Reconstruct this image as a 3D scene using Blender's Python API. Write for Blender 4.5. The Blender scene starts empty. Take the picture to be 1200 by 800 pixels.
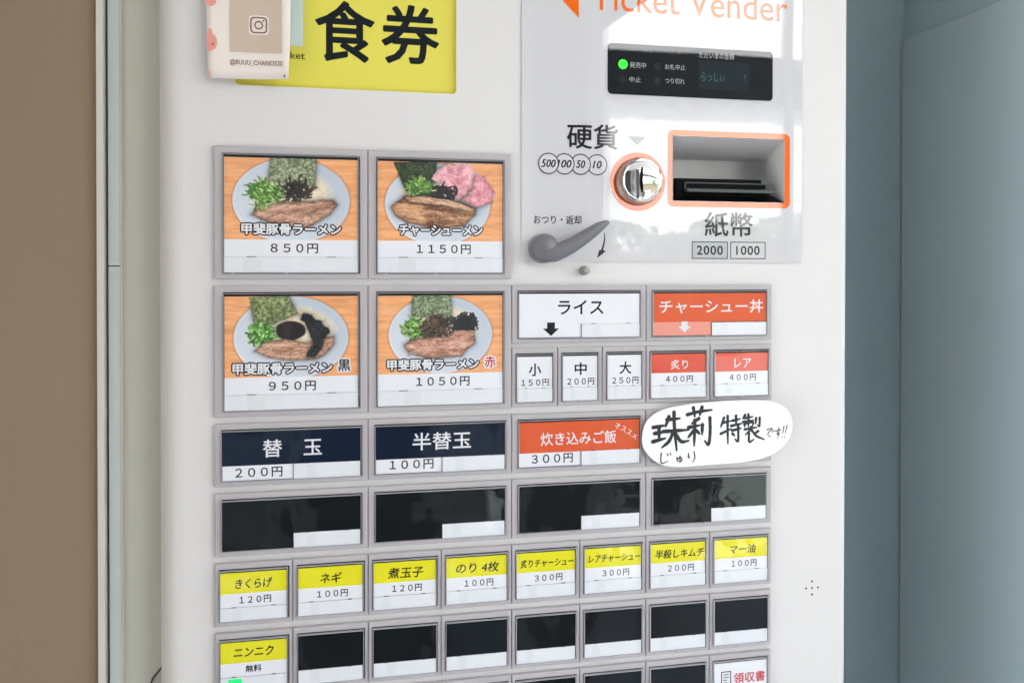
import bpy, bmesh, math, random
import numpy as np
from mathutils import Matrix, Vector
random.seed(7)
SC = bpy.context.scene
COL = SC.collection
R = math.radians
Z0 = 1.5           # height of the top edge of the first button row (m)
MM = .001

# ------------------------------------------------------------------ camera
cd = bpy.data.cameras.new('camera'); cam = bpy.data.objects.new('camera', cd); COL.objects.link(cam)
rc = [[9.78507865e-01, -2.06208386e-01, 6.78311299e-04],
      [-1.27052533e-03, -9.31824530e-03, -9.99955777e-01],
      [2.06205588e-01, 9.78463730e-01, -9.37996929e-03]]
m = Matrix(((rc[0][0], -rc[1][0], -rc[2][0], .07379075), (rc[0][1], -rc[1][1], -rc[2][1], -.59945156),
            (rc[0][2], -rc[1][2], -rc[2][2], Z0 - .08311709), (0, 0, 0, 1)))
cam.matrix_world = m
cd.sensor_width = 36; cd.lens = 1020 / 1200 * 36
cd.shift_y = -(400 - 329.05) / 1200
cd.dof.use_dof = True; cd.dof.focus_distance = .625; cd.dof.aperture_fstop = 13
cd.clip_start = .02; cd.clip_end = 500
SC.camera = cam

# ------------------------------------------------------------------ sky, sun, exposure
SUN_EL, SUN_ROT = R(56), R(-28)
w = bpy.data.worlds.new('World'); SC.world = w; w.use_nodes = True
nt = w.node_tree; bg = nt.nodes['Background']; sky = nt.nodes.new('ShaderNodeTexSky')
sky.sky_type = 'NISHITA'; sky.sun_disc = False; sky.sun_elevation = SUN_EL; sky.sun_rotation = SUN_ROT
sky.air_density = 1.0; sky.dust_density = 1.5
nt.links.new(sky.outputs[0], bg.inputs[0]); bg.inputs[1].default_value = .12
sl = bpy.data.lights.new('sun', 'SUN'); sl.energy = 4.0; sl.angle = R(.5); sl.color = (1, .96, .9)
so = bpy.data.objects.new('sun', sl); COL.objects.link(so)
sd = Vector((math.sin(SUN_ROT) * math.cos(SUN_EL), math.cos(SUN_ROT) * math.cos(SUN_EL), math.sin(SUN_EL)))
so.rotation_euler = sd.to_track_quat('Z', 'Y').to_euler(); so.location = (0, 0, 12)
SC.view_settings.view_transform = 'Standard'; SC.view_settings.look = 'None'
SC.view_settings.exposure = 3.45; SC.view_settings.gamma = 1
SC.render.engine = 'CYCLES'
SC.cycles.use_denoising = True
SC.cycles.max_bounces = 14; SC.cycles.diffuse_bounces = 7; SC.cycles.glossy_bounces = 5; SC.cycles.transparent_max_bounces = 16
SC.cycles.caustics_reflective = False; SC.cycles.caustics_refractive = False

# ------------------------------------------------------------------ materials
def srgb(c):
    if isinstance(c, str):
        c = [int(c[i:i + 2], 16) / 255 for i in (0, 2, 4)]
    return tuple((v / 12.92 if v <= .04045 else ((v + .055) / 1.055) ** 2.4) for v in c)
def mat(name, col, rough=.5, metal=0, coat=0, bump=0, bscale=400, var=0, vscale=8, spec=.5, emit=None, coat_r=.05, ior=None):
    M = bpy.data.materials.new(name); M.use_nodes = True; n = M.node_tree.nodes; l = M.node_tree.links; b = n['Principled BSDF']
    c = srgb(col) if isinstance(col, str) else col
    b.inputs['Base Color'].default_value = (*c, 1); b.inputs['Roughness'].default_value = rough
    b.inputs['Metallic'].default_value = metal; b.inputs['Coat Weight'].default_value = coat; b.inputs['Coat Roughness'].default_value = coat_r
    b.inputs['Specular IOR Level'].default_value = spec
    if ior: b.inputs['IOR'].default_value = ior
    tc = n.new('ShaderNodeTexCoord')
    if var:
        t = n.new('ShaderNodeTexNoise'); t.inputs['Scale'].default_value = vscale; t.inputs['Detail'].default_value = 6
        l.new(tc.outputs['Object'], t.inputs['Vector'])
        r = n.new('ShaderNodeMapRange'); r.inputs[3].default_value = 1 - var; r.inputs[4].default_value = 1 + var
        l.new(t.outputs[0], r.inputs[0])
        x = n.new('ShaderNodeVectorMath'); x.operation = 'SCALE'; x.inputs[0].default_value = c
        l.new(r.outputs[0], x.inputs['Scale']); l.new(x.outputs[0], b.inputs['Base Color'])
        r2 = n.new('ShaderNodeMapRange'); r2.inputs[3].default_value = max(0, rough - .06); r2.inputs[4].default_value = min(1, rough + .06)
        l.new(t.outputs[0], r2.inputs[0]); l.new(r2.outputs[0], b.inputs['Roughness'])
    if bump:
        t = n.new('ShaderNodeTexNoise'); t.inputs['Scale'].default_value = bscale; t.inputs['Detail'].default_value = 3
        l.new(tc.outputs['Object'], t.inputs['Vector'])
        u = n.new('ShaderNodeBump'); u.inputs['Strength'].default_value = bump; u.inputs['Distance'].default_value = .0004
        l.new(t.outputs[0], u.inputs['Height']); l.new(u.outputs[0], b.inputs['Normal'])
    if emit:
        b.inputs['Emission Color'].default_value = (*srgb(emit[0]), 1); b.inputs['Emission Strength'].default_value = emit[1]
    return M
def clear(name, tint, gloss=1.0, ior=1.5, rough=.02, wave=0, wscale=25, body=0, body_col='ffffff', refl_gain=1.0):
    """thin clear plastic: see-through + fresnel mirror (+ a little milky body)"""
    M = bpy.data.materials.new(name); M.use_nodes = True; n = M.node_tree.nodes; l = M.node_tree.links
    n.remove(n['Principled BSDF']); out = n['Material Output']
    tr = n.new('ShaderNodeBsdfTransparent'); tr.inputs[0].default_value = (*srgb(tint), 1)
    gl = n.new('ShaderNodeBsdfGlossy'); gl.inputs['Roughness'].default_value = rough
    gl.inputs['Color'].default_value = (gloss, gloss, gloss, 1)
    fr = n.new('ShaderNodeFresnel'); ge = n.new('ShaderNodeNewGeometry'); ms = n.new('ShaderNodeMapRange')   # same fresnel from both faces of a thin sheet
    ms.inputs[3].default_value = ior; ms.inputs[4].default_value = 1 / ior; l.new(ge.outputs['Backfacing'], ms.inputs[0]); l.new(ms.outputs[0], fr.inputs[0])
    mx = n.new('ShaderNodeMixShader')
    mu = n.new('ShaderNodeMath'); mu.operation = 'MULTIPLY'; mu.inputs[1].default_value = refl_gain; mu.use_clamp = True
    l.new(fr.outputs[0], mu.inputs[0]); l.new(mu.outputs[0], mx.inputs[0])
    base = tr.outputs[0]
    if body:
        df = n.new('ShaderNodeBsdfDiffuse'); df.inputs[0].default_value = (*srgb(body_col), 1)
        m2 = n.new('ShaderNodeMixShader'); m2.inputs[0].default_value = body
        l.new(tr.outputs[0], m2.inputs[1]); l.new(df.outputs[0], m2.inputs[2]); base = m2.outputs[0]
    l.new(base, mx.inputs[1]); l.new(gl.outputs[0], mx.inputs[2]); l.new(mx.outputs[0], out.inputs[0])
    if wave:
        tc = n.new('ShaderNodeTexCoord'); oi = n.new('ShaderNodeObjectInfo'); ad = n.new('ShaderNodeVectorMath'); ad.operation = 'ADD'
        l.new(tc.outputs['Object'], ad.inputs[0]); l.new(oi.outputs['Location'], ad.inputs[1])
        t = n.new('ShaderNodeTexNoise'); t.inputs['Scale'].default_value = wscale; t.inputs['Detail'].default_value = 1.5
        l.new(ad.outputs[0], t.inputs['Vector'])
        u = n.new('ShaderNodeBump'); u.inputs['Strength'].default_value = 1; u.inputs['Distance'].default_value = wave
        l.new(t.outputs[0], u.inputs['Height']); l.new(u.outputs[0], gl.inputs['Normal'])
    return M

MAT = dict(
    cabinet=mat('painted_steel_white', (.68, .662, .655), .42, bump=.25, bscale=700, var=.015, vscale=6),
    side=mat('painted_steel_side', (.7, .69, .67), .5, bump=.2, bscale=700),
    tile=mat('grey_plastic_bezel', (.455, .425, .44), .55, bump=.35, bscale=1600, var=.02, vscale=30),
    well=mat('black_well', (.012, .012, .014), .6, spec=.2),
    white=mat('card_white', (.86, .865, .88), .6, var=.02, vscale=40),
    tab=mat('tab_white', (.82, .84, .85), .35, var=.05, vscale=90),
    yellow=mat('card_yellow', srgb('ece400'), .55, var=.03, vscale=50),
    orange=mat('card_orange', srgb('e0561f'), .55, var=.05, vscale=40),
    salmon=mat('card_salmon', srgb('ee9a86'), .55),
    navy=mat('card_navy', srgb('0e1c30'), .5, spec=.1, var=.1, vscale=40),
    blank=mat('card_blank_black', (.006, .008, .009), .5, spec=.08, var=.25, vscale=30),
    ink=mat('black_ink', (.016, .016, .018), .6, spec=.12),
    softink=mat('grey_black_ink', (.05, .05, .055), .6, spec=.12),
    marker=mat('marker_ink', (.012, .012, .014), .55),
    red=mat('red_ink', srgb('c81e2a'), .6),
    whiteink=mat('white_ink', (.82, .82, .82), .6),
    dimink=mat('pale_print', (.5, .52, .53), .6),
    ring=mat('orange_print', srgb('fb6e00'), .6, spec=.1),
    printed=mat('printed_panel_white', (.70, .695, .705), .6, spec=.1, var=.01, vscale=5),
    greytri=mat('grey_print', (.3, .32, .33), .6),
    chrome=mat('chrome', (.8, .8, .8), .06, metal=1),
    chrome_side=mat('chrome_knurled', (.5, .5, .5), .25, metal=1, bump=.8, bscale=900),
    lever=mat('grey_lever_plastic', (.15, .15, .165), .3, bump=.15, bscale=1200, var=.05, vscale=60),
    knob=mat('lock_knob', (.3, .29, .25), .4, metal=.6, bump=.3, bscale=800),
    recess=mat('recess_plastic', (.62, .61, .6), .45, bump=.2, bscale=900),
    black=mat('black_plastic', (.004, .0045, .005), .45, spec=.05),
    lip=mat('slot_lip', (.02, .027, .034), .35),
    display=mat('display_black', (.004, .006, .008), .3, spec=.06),
    lcd=mat('lcd_glass', (.008, .017, .024), .3, spec=.06),
    lcdtext=mat('lcd_segments', (.02, .10, .10), .4, emit=('1f9a98', .02)),
    led_on=mat('led_green', srgb('18e018'), .3, emit=('14ff14', .13)),
    led_off=mat('led_off', (.012, .015, .017), .4, spec=.12),
    sign=mat('yellow_sign_face', srgb('dcd352'), .5, var=.02, vscale=15),
    palepatch=mat('pale_blue_print', srgb('cfdcd8'), .5),
    signink=mat('sign_ink', srgb('171d20'), .55, spec=.12),
    paper=mat('flyer_paper', (.78, .70, .65), .75, bump=.3, bscale=300, var=.02, vscale=30),
    tan=mat('flyer_tan_print', (.56, .45, .36), .75, var=.1, vscale=900),
    brownink=mat('flyer_brown_ink', srgb('7a5040'), .7),
    pink=mat('flyer_pink_print', srgb('e79a8c'), .7, var=.12, vscale=120),
    handpaper=mat('hand_sign_paper', (.85, .85, .86), .6, bump=.3, bscale=250, var=.015, vscale=30),
    tabgreen=mat('green_lamp', srgb('20d070'), .4, emit=('10e070', .05)),
    brownwall=mat('brown_wall_paint', (.275, .20, .132), .7, bump=1.0, bscale=110, var=.08, vscale=3),
    creamwall=mat('cream_wall_paint', (.45, .40, .34), .8, bump=.4, bscale=180),
    floortile=mat('pale_floor', (.5, .47, .43), .6, var=.05, vscale=3),
    trim=mat('cream_trim', (.62, .60, .54), .5, bump=.2),
    jamb=mat('blue_grey_jamb', (.53, .56, .545), .5, bump=.3, bscale=500, var=.02),
    greenwall=mat('grey_green_panel', (.54, .54, .46), .55, bump=.4, bscale=300, var=.02, vscale=5),
    gap=mat('dark_gap', (.02, .02, .018), .7),
    slate=mat('slate_steel_shaded', (.34, .43, .455), .55, spec=.25, bump=.5, bscale=400, var=.07, vscale=5),  # shaded tone of the steel, darkened in the base colour
    slate_light=mat('slate_steel_lit', (.395, .475, .50), .5, spec=.2, bump=.5, bscale=400, var=.07, vscale=5),  # lit tone of the same steel, lightened in the base colour
    soffit=mat('soffit', (.74, .73, .70), .7, var=.04, vscale=2),
    facade=mat('white_facade', (.8, .8, .78), .8, bump=.6, bscale=60, var=.03, vscale=1),
    awning=mat('dark_awning', (.010, .012, .013), .85, spec=.1, var=.1, vscale=3),
    darkfront=mat('dark_shopfront', (.03, .029, .028), .45, var=.15, vscale=2),
    post=mat('post_grey', (.28, .28, .28), .4),
    asphalt=mat('asphalt', (.055, .055, .057), .9, bump=1, bscale=200, var=.2, vscale=3),
    paving=mat('concrete_paving', (.3, .29, .27), .85, bump=.8, bscale=150, var=.08, vscale=2),
    kerb=mat('kerb_concrete', (.36, .35, .33), .85, bump=.8, bscale=90, var=.08, vscale=4),
    leaf=mat('leaf', (.05, .10, .03), .6, var=.3, vscale=4),
    bark=mat('bark', (.1, .07, .05), .9, bump=1, bscale=60),
    roof=mat('roof_sheet', (.16, .1, .08), .6, var=.1),
    boardpaint=mat('board_paint', (.26, .31, .29), .6, var=.15, vscale=4),
    tint=clear('tinted_glass', 'ccd2d4', ior=1.5, rough=.02),
    dkglass=mat('window_glass', (.02, .025, .03), .08),
    cover=clear('clear_button_cover', 'fbfbfd', ior=1.5, rough=.025, wave=.0010, wscale=24, refl_gain=.7),
    rim=clear('clear_cover_edge', 'e8eaee', ior=1.5, rough=.08, body=.5, body_col='e4e6ea'),
    sheet=clear('acrylic_sheet', 'fdfdfe', ior=1.56, rough=.012, wave=.00006, wscale=14, refl_gain=1.0),
)

# ------------------------------------------------------------------ geometry helpers (lengths in mm, machine plane: x right, z up, y away from camera)
def link(name, me, parent=None, loc=(0, 0, 0), world=False):
    o = bpy.data.objects.new(name, me); COL.objects.link(o)
    if parent is not None: o.parent = parent
    o.location = loc
    return o
def tag(o, label=None, cat=None, group=None, kind=None):
    for k, v in (('label', label), ('category', cat), ('group', group), ('kind', kind)):
        if v: o[k] = v
    return o
def empty(name, loc):
    o = bpy.data.objects.new(name, None); COL.objects.link(o); o.location = loc; o.empty_display_size = .05; return o
class MB:
    """collects geometry in mm; build() writes one mesh object"""
    def __init__(s): s.v = []; s.f = []; s.mi = []; s.mats = []; s.sm = []; s.fl = []
    def m(s, mt):
        mt = MAT[mt] if isinstance(mt, str) else mt
        if mt not in s.mats: s.mats.append(mt)
        return s.mats.index(mt)
    def add(s, vs, fs, mt, smooth=False, flat=False):
        k = len(s.v); i = s.m(mt); s.v += [tuple(p) for p in vs]
        for f in fs: s.f.append([k + a for a in f]); s.mi.append(i); s.sm.append(smooth); s.fl.append(flat)
        return s
    def box(s, x0, x1, y0, y1, z0, z1, mt):
        v = [(x, y, z) for x in (x0, x1) for y in (y0, y1) for z in (z0, z1)]
        return s.add(v, [(0, 1, 3, 2), (4, 6, 7, 5), (0, 4, 5, 1), (2, 3, 7, 6), (0, 2, 6, 4), (1, 5, 7, 3)], mt)
    def quad(s, x0, x1, z0, z1, y, mt):
        return s.add([(x0, y, z0), (x1, y, z0), (x1, y, z1), (x0, y, z1)], [(0, 1, 2, 3)], mt, flat=True)
    def frame(s, o, i, y0, y1, mt, cham=0):
        """rectangular ring: outer o, inner i as (x0,x1,z0,z1); y0 front, y1 back"""
        def rect(r, y): return [(r[0], y, r[2]), (r[1], y, r[2]), (r[1], y, r[3]), (r[0], y, r[3])]
        oc = (o[0] + cham, o[1] - cham, o[2] + cham, o[3] - cham)
        v = rect(oc, y0) + rect(i, y0) + rect(o, y0 + cham) + rect(o, y1) + rect(i, y1)
        f = []
        for a in range(4):
            b = (a + 1) % 4
            f += [(a, b, 4 + b, 4 + a), (8 + a, 8 + b, b, a), (12 + a, 12 + b, 8 + b, 8 + a), (4 + a, 4 + b, 16 + b, 16 + a), (16 + a, 16 + b, 12 + b, 12 + a)]
        return s.add(v, f, mt)
    def tube(s, pts, rad, mt, n=12, caps=True, squash=1.0):
        """pts list of Vectors mm, rad list; cross-section scaled by squash along y"""
        rings = []; P = [Vector(p) for p in pts]
        for i, p in enumerate(P):
            d = (P[min(i + 1, len(P) - 1)] - P[max(i - 1, 0)]).normalized()
            a = Vector((0, 1, 0)); a = (a - d * a.dot(d))
            a = a.normalized() if a.length > .01 else Vector((1, 0, 0)); b = d.cross(a)
            rings.append([p + (a * math.cos(t) * squash + b * math.sin(t)) * rad[i] for t in [2 * math.pi * k / n for k in range(n)]])
        v = [q for r in rings for q in r]; f = []
        for i in range(len(P) - 1):
            for k in range(n):
                f.append((i * n + k, i * n + (k + 1) % n, (i + 1) * n + (k + 1) % n, (i + 1) * n + k))
        if caps: f += [tuple(range(n))[::-1], tuple(range((len(P) - 1) * n, len(P) * n))]
        return s.add(v, f, mt, True)
    def lathe(s, c, prof, mt, n=48):
        """prof list of (radius, y); axis along y through c=(x,z)"""
        v = []; f = []
        for r, y in prof:
            v += [(c[0] + r * math.cos(2 * math.pi * k / n), y, c[1] + r * math.sin(2 * math.pi * k / n)) for k in range(n)]
        for i in range(len(prof) - 1):
            for k in range(n):
                a, b = i * n + k, i * n + (k + 1) % n
                f.append((a, b, b + n, a + n))
        f.append(tuple(range(n))); f.append(tuple(range((len(prof) - 1) * n, len(prof) * n)))
        return s.add(v, f, mt, True)
    def mesh(s, name):
        me = bpy.data.meshes.new(name)
        me.from_pydata([(a * MM, b * MM, c * MM) for a, b, c in s.v], [], s.f)
        for mt in s.mats: me.materials.append(mt)
        me.polygons.foreach_set('material_index', s.mi); me.polygons.foreach_set('use_smooth', s.sm)
        bm = bmesh.new(); bm.from_mesh(me); bmesh.ops.recalc_face_normals(bm, faces=bm.faces)
        bm.faces.ensure_lookup_table()
        for i, fl_ in enumerate(s.fl):                     # sheets and prints face the viewer side (-y)
            if fl_ and bm.faces[i].normal.y > 0: bm.faces[i].normal_flip()
        bm.to_mesh(me); bm.free()
        try: me.set_sharp_from_angle(angle=R(35))
        except Exception: pass
        return me
    def build(s, name, parent=None, loc=(0, 0, 0)): return link(name, s.mesh(name), parent, loc)

def rr(x0, x1, z0, z1, r, n=6):
    pts = []
    for cx, cz, a in ((x1 - r, z0 + r, -90), (x1 - r, z1 - r, 0), (x0 + r, z1 - r, 90), (x0 + r, z0 + r, 180)):
        for k in range(n + 1):
            t = R(a + 90 * k / n); pts.append((cx + r * math.cos(t), cz + r * math.sin(t)))
    return pts
def circ(cx, cz, r, n=40): return [(cx + r * math.cos(2 * math.pi * k / n), cz + r * math.sin(2 * math.pi * k / n)) for k in range(n)]
def plate_data(polys, y0, y1=None, bevel=0):
    """filled outline(s) with holes; front at y0, back at y1 (mm)"""
    cu = bpy.data.curves.new('c', 'CURVE'); cu.dimensions = '2D'; cu.fill_mode = 'BOTH'
    th = 0 if y1 is None else (y1 - y0)
    for p in polys:
        sp = cu.splines.new('POLY'); sp.points.add(len(p) - 1); sp.use_cyclic_u = True
        for k, (a, b) in enumerate(p): sp.points[k].co = (a, b, 0, 1)
    cu.extrude = max(0, th / 2 - bevel)
    if bevel: cu.bevel_depth = bevel; cu.offset = -bevel; cu.bevel_resolution = 2
    ob = bpy.data.objects.new('c', cu); me = bpy.data.meshes.new_from_object(ob)
    co = np.empty(len(me.vertices) * 3); me.vertices.foreach_get('co', co); co = co.reshape(-1, 3)
    v = [(a, y0 + th / 2 - c, b) for a, b, c in co]; f = [tuple(q.vertices) for q in me.polygons]
    bpy.data.objects.remove(ob); bpy.data.curves.remove(cu); bpy.data.meshes.remove(me)
    return v, f
def text_data(body, cx, cz, wd, ht, y, weight=0.0, ital=0, rot=0, wob=0, space=1.0):
    cu = bpy.data.curves.new('t', 'FONT'); cu.body = body; cu.size = 1; cu.offset = weight; cu.resolution_u = 3; cu.space_character = space
    cu.shear = ital
    ob = bpy.data.objects.new('t', cu); me = bpy.data.meshes.new_from_object(ob)
    co = np.empty(len(me.vertices) * 3); me.vertices.foreach_get('co', co); co = co.reshape(-1, 3)
    f = [tuple(q.vertices) for q in me.polygons]
    bpy.data.objects.remove(ob); bpy.data.curves.remove(cu); bpy.data.meshes.remove(me)
    lo, hi = co.min(0), co.max(0); s = np.array([wd / max(hi[0] - lo[0], 1e-6), ht / max(hi[1] - lo[1], 1e-6)])
    p = (co[:, :2] - (lo[:2] + hi[:2]) / 2) * s
    if wob:
        sd_ = random.random() * 9
        p = p + wob * np.stack([np.sin(p[:, 1] * .42 + sd_) + .5 * np.sin(p[:, 1] * .9 + p[:, 0] * .3 + sd_), np.sin(p[:, 0] * .38 + sd_ * 2) + .5 * np.sin(p[:, 0] * .8 + sd_)], 1)
    a = R(rot); ca, sa = math.cos(a), math.sin(a)
    return [(cx + q[0] * ca - q[1] * sa, y, cz + q[0] * sa + q[1] * ca) for q in p], f
def add_text(mb, mt, *a, **k):
    wt = k.pop('weight', 0); v, f = text_data(*a, **k)
    if wt < .009: return mb.add(v, f, mt, flat=True)
    e = wt * a[4] * .9; n = 16 if wt > .04 else 8              # bold: the same glyphs laid a hair's breadth apart
    mb.add(v, f, mt, flat=True)
    for i in range(n):
        t = 2 * math.pi * i / n
        mb.add([(x + e * math.cos(t), y + .006 * (i + 1) * .5, z + e * math.sin(t)) for x, y, z in v], f, mt, flat=True)
    return mb
def add_plate(mb, mt, polys, y0, y1=None, bevel=0):
    v, f = plate_data(polys, y0, y1, bevel); return mb.add(v, f, mt, flat=y1 is None)
def text_obj(name, parent, mt, *a, **k):
    return add_text(MB(), mt, *a, **k).build(name, parent)

# ------------------------------------------------------------------ the setting
def gbox(name, x0, x1, y0, y1, z0, z1, mt, parent=None):       # metres
    c = ((x0 + x1) / 2, (y0 + y1) / 2, z0)
    mb = MB(); mb.box((x0 - c[0]) * 1e3, (x1 - c[0]) * 1e3, (y0 - c[1]) * 1e3, (y1 - c[1]) * 1e3, 0, (z1 - z0) * 1e3, mt)
    if parent is not None: c = tuple(Vector(c) - parent.location)
    return mb.build(name, parent, c)
tag(gbox('ground', -40, 40, -45, 30, -.3, -.15, 'asphalt'), kind='structure')
tag(gbox('pavement', -40, 40, -3.4, 30, -.146, -.004, 'paving'), kind='structure')
tag(gbox('road', -40, 40, -8.5, -3.6, -.146, -.13, 'asphalt'), kind='structure')
tag(gbox('kerb', -40, 40, -3.6, -3.401, -.146, .0, 'kerb'), kind='structure')
tag(gbox('floor', -1.5, .9, -1.9, 1.4, -.003, .0, 'floortile'), kind='structure')
tag(gbox('ceiling', -1.9, 3.4, -1.9, 2.0, 2.3, 2.42, 'soffit'), kind='structure')

# wall beside the machine on the left: brown wall, cream trim, jamb, grey-green panel
t = empty('side_wall', (-.5, .03, 0)); tag(t, 'brown painted wall with cream edge strip at the far left of the ticket machine', 'wall')
gbox('brown_face', -1.5, -.0773, .030, .15, 0, 2.3, 'brownwall', t)
mb = MB(); mb.box(-4.2 / 2, 4.2 / 2, -5, 100, 0, 2299, 'trim'); mb.build('edge_strip', t, Vector((-.0752, .030, 0)) - t.location)
t = empty('door_jamb', (-.068, .04, 0)); tag(t, 'narrow pale blue-grey jamb standing between brown wall and grey-green panel', 'jamb')
gbox('shadow_gap', -.0731, -.0712, .045, .15, 0, 2.299, 'gap', t)
gbox('upper_strip', -.0712, -.0640, .030, .15, 1.4216, 2.299, 'jamb', t)
gbox('lower_strip', -.0712, -.0640, .030, .15, 0, 1.4208, 'jamb', t)
gbox('edge_bead', -.0640, -.0630, .0315, .15, 0, 2.299, 'trim', t)
t = gbox('wall_panel', -.0630, .8, .0340 + .45, .60, 0, 2.3, 'greenwall')
tag(t, 'plain wall behind the ticket machine', 'wall')
t = gbox('filler_panel', -.0630, -.0368, .034, .48, 0, 2.299, 'greenwall')
tag(t, 'grey-green filler panel in the slot between blue-grey jamb and machine', 'panel')
mb = MB(); mb.tube([(-46, 33, -366), (-44.6, 32.6, -361), (-38.6, 32.6, -354), (-34, 33, -349)], [.55] * 4, 'gap', 8)
t = mb.build('cable', None, (0, 0, Z0)); tag(t, 'thin dark cable crossing the grey-green panel at its foot', 'cable')

# right: niche of slate coloured steel
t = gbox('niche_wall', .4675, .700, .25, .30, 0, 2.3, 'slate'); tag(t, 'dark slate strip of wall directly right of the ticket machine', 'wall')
t = empty('steel_partition', (.69, .03, 0)); tag(t, 'blue-grey steel partition at the right edge of the photo with its lit area made as a paler sheet', 'partition')
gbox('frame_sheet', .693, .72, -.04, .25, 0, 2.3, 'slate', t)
mb = MB(); add_plate(mb, 'slate_light', [rr(-248, 36, 60, 1672, 12)], 1, 5, 1.9)  # lit area of the wall, put in as a lighter coloured sheet
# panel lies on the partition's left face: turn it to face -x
o = mb.build('lit_area_panel', t); o.matrix_world = Matrix.Translation((.6875, 0, 0)) @ Matrix.Rotation(R(-90), 4, 'Z')
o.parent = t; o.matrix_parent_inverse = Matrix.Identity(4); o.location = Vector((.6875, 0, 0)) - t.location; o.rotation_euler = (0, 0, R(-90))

t = gbox('corner_shade_wall', -.44, -.36, -.22, .029, 0, 2.299, 'brownwall'); tag(t, 'unseen short brown wall added to shade the left corner of the machine', 'wall')  # unseen stub added to shade the machine's left corner
# behind the camera: added dark shop front, limits the light; posts band the reflections
t = empty('light_limit_front', (-.6, -2.0, 0)); tag(t, 'unseen dark front wall with pale posts, added to limit light and shape reflections', 'wall')
for a, b in ((-1.5, -1.1), (-.86, -.30), (-.06, .42), (.62, .86)): gbox('front_panel', a, b, -2.06, -2.0, 0, 2.3, 'darkfront', t)
for a, b in ((-1.1, -.86), (-.30, -.06), (.42, .62)): gbox('reflection_pane', a, b, -2.035, -2.03, 0, 2.3, 'tint', t)  # glass added so bright bands show in the button covers
for x in (-1.16, -.86, -.36, -.06, .36, .62): gbox('post', x, x + .06, -1.999, -1.96, 0, 2.3, 'post', t)
gbox('end_post', .861, .90, -2.08, -1.96, 0, 2.3, 'post', t)
mb = MB(); mb.add([(x, y, z) for y in (0, 20) for x, z in ((0, -140), (0, 0), (190, 0))], [(0, 1, 2), (3, 5, 4), (0, 3, 4, 1), (1, 4, 5, 2), (2, 5, 3, 0)], 'post')
mb.build('reflection_gusset', t, Vector((.901, -2.0, 2.3)) - t.location)  # added brace, slants the corner of the reflected bright patch

# across the street: sunlit white building with a dark awning, pole, tree and an added hedge
t = empty('white_building', (7, -9.8, -.13)); tag(t, 'sunlit white building across the street with dark awning', 'building')
mb = MB(); L0, L1 = -4050, 9000
mb.add([(x, y, z) for x in (L0, L1) for y, z in ((-1700, 0), (1700, 0), (1700, 6200), (0, 7400), (-1700, 6200))],
       [(0, 1, 2, 3, 4), (9, 8, 7, 6, 5), (1, 6, 7, 2), (5, 0, 4, 9), (0, 5, 6, 1)], 'facade'); mb.build('wall', t)
mb = MB()
for s_ in (-1, 1):
    mb.add([(x, y, z) for x in (L0 - 250, L1 + 250) for y, z in ((s_ * 2000, 6000), (0, 7420), (0, 7560), (s_ * 2000, 6140))], [(0, 1, 2, 3), (4, 7, 6, 5), (0, 4, 5, 1), (3, 2, 6, 7), (0, 3, 7, 4), (1, 5, 6, 2)], 'roof')
mb.build('roof', t)
mb = MB(); n = 30                                               # awning with a scalloped hem
xs = [-4250 + 9250 * k / (n * 6) for k in range(n * 6 + 1)]
v = []; f = []
for x in xs:
    hem = 3290 + 55 * abs(math.sin((x + 4000) * math.pi / 300))
    v += [(x, 1705, 3880), (x, 1790, 3860), (x, 1800, hem), (x, 1780, hem)]
for k in range(len(xs) - 1):
    for a in range(4):
        b = (a + 1) % 4; f.append((k * 4 + a, k * 4 + b, k * 4 + 4 + b, k * 4 + 4 + a))
mb.add(v, f, 'awning'); mb.build('awning', t)
for k in range(5):
    mb = MB(); mb.box(-1100, 1100, -20, 20, 0, 1500, 'dkglass'); wv = mb.build('window', t, (-2.3 + 2.6 * k, 1.715, .45))
t = empty('dark_building', (-4.5, -10.2, -.13)); tag(t, 'dark clad building across the street left of the white one', 'building')
gbox('wall', -14, 2.2, -12, -8.6, -.13, 6.5, 'darkfront', t)
for k in range(6): gbox('window', -12.6 + 2.4 * k, -11.2 + 2.4 * k, -8.61, -8.57, .9, 2.6, 'dkglass', t)
gbox('roof', -14.2, 2.4, -12.2, -8.4, 6.501, 6.8, 'roof', t)
t = empty('utility_pole', (4.15, -6.6, -.15)); tag(t, 'grey pole standing in front of the white building', 'pole')
mb = MB(); mb.tube([(0, 0, 0), (0, 0, 7500)], [45, 38], 'darkfront', 14); mb.build('shaft', t)
t = empty('reflection_hedge', (7, -7.2, -.13)); tag(t, 'green hedge added before the white building to soften its reflected edge', 'hedge')  # added hedge, gives the reflected bright patch an irregular lower edge
mb = MB(); rg = random.Random(8); v = []; f = []
for k in range(9000):
    x = rg.uniform(-4700, 5000); top = 2000 + 70 * math.sin(x * .0021) + 50 * math.sin(x * .0073 + 1); c = Vector((x, rg.uniform(-260, 300), top * (1 - rg.random() ** 1.6) + rg.gauss(0, 22)))
    a = Vector((rg.gauss(0, 1), rg.gauss(0, 1), rg.gauss(0, 1))).normalized() * 60; b = a.orthogonal().normalized() * 38
    i = len(v); v += [c - a, c + b, c + a, c - b]; f.append((i, i + 1, i + 2, i + 3))
mb.add(v, f, 'leaf'); mb.build('leaves', t)
mb = MB(); mb.box(-4700, 5000, -200, 200, 0, 1750, 'bark'); mb.build('branches', t)
t = empty('street_tree', (6.3, -7.4, -.13)); tag(t, 'small leafy tree by the white building', 'tree')
mb = MB(); mb.tube([(0, 0, 0), (40, 0, 1200), (-30, 60, 2300)], [90, 70, 40], 'bark', 10); mb.build('trunk', t)
mb = MB(); rg = random.Random(3); v = []; f = []
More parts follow.
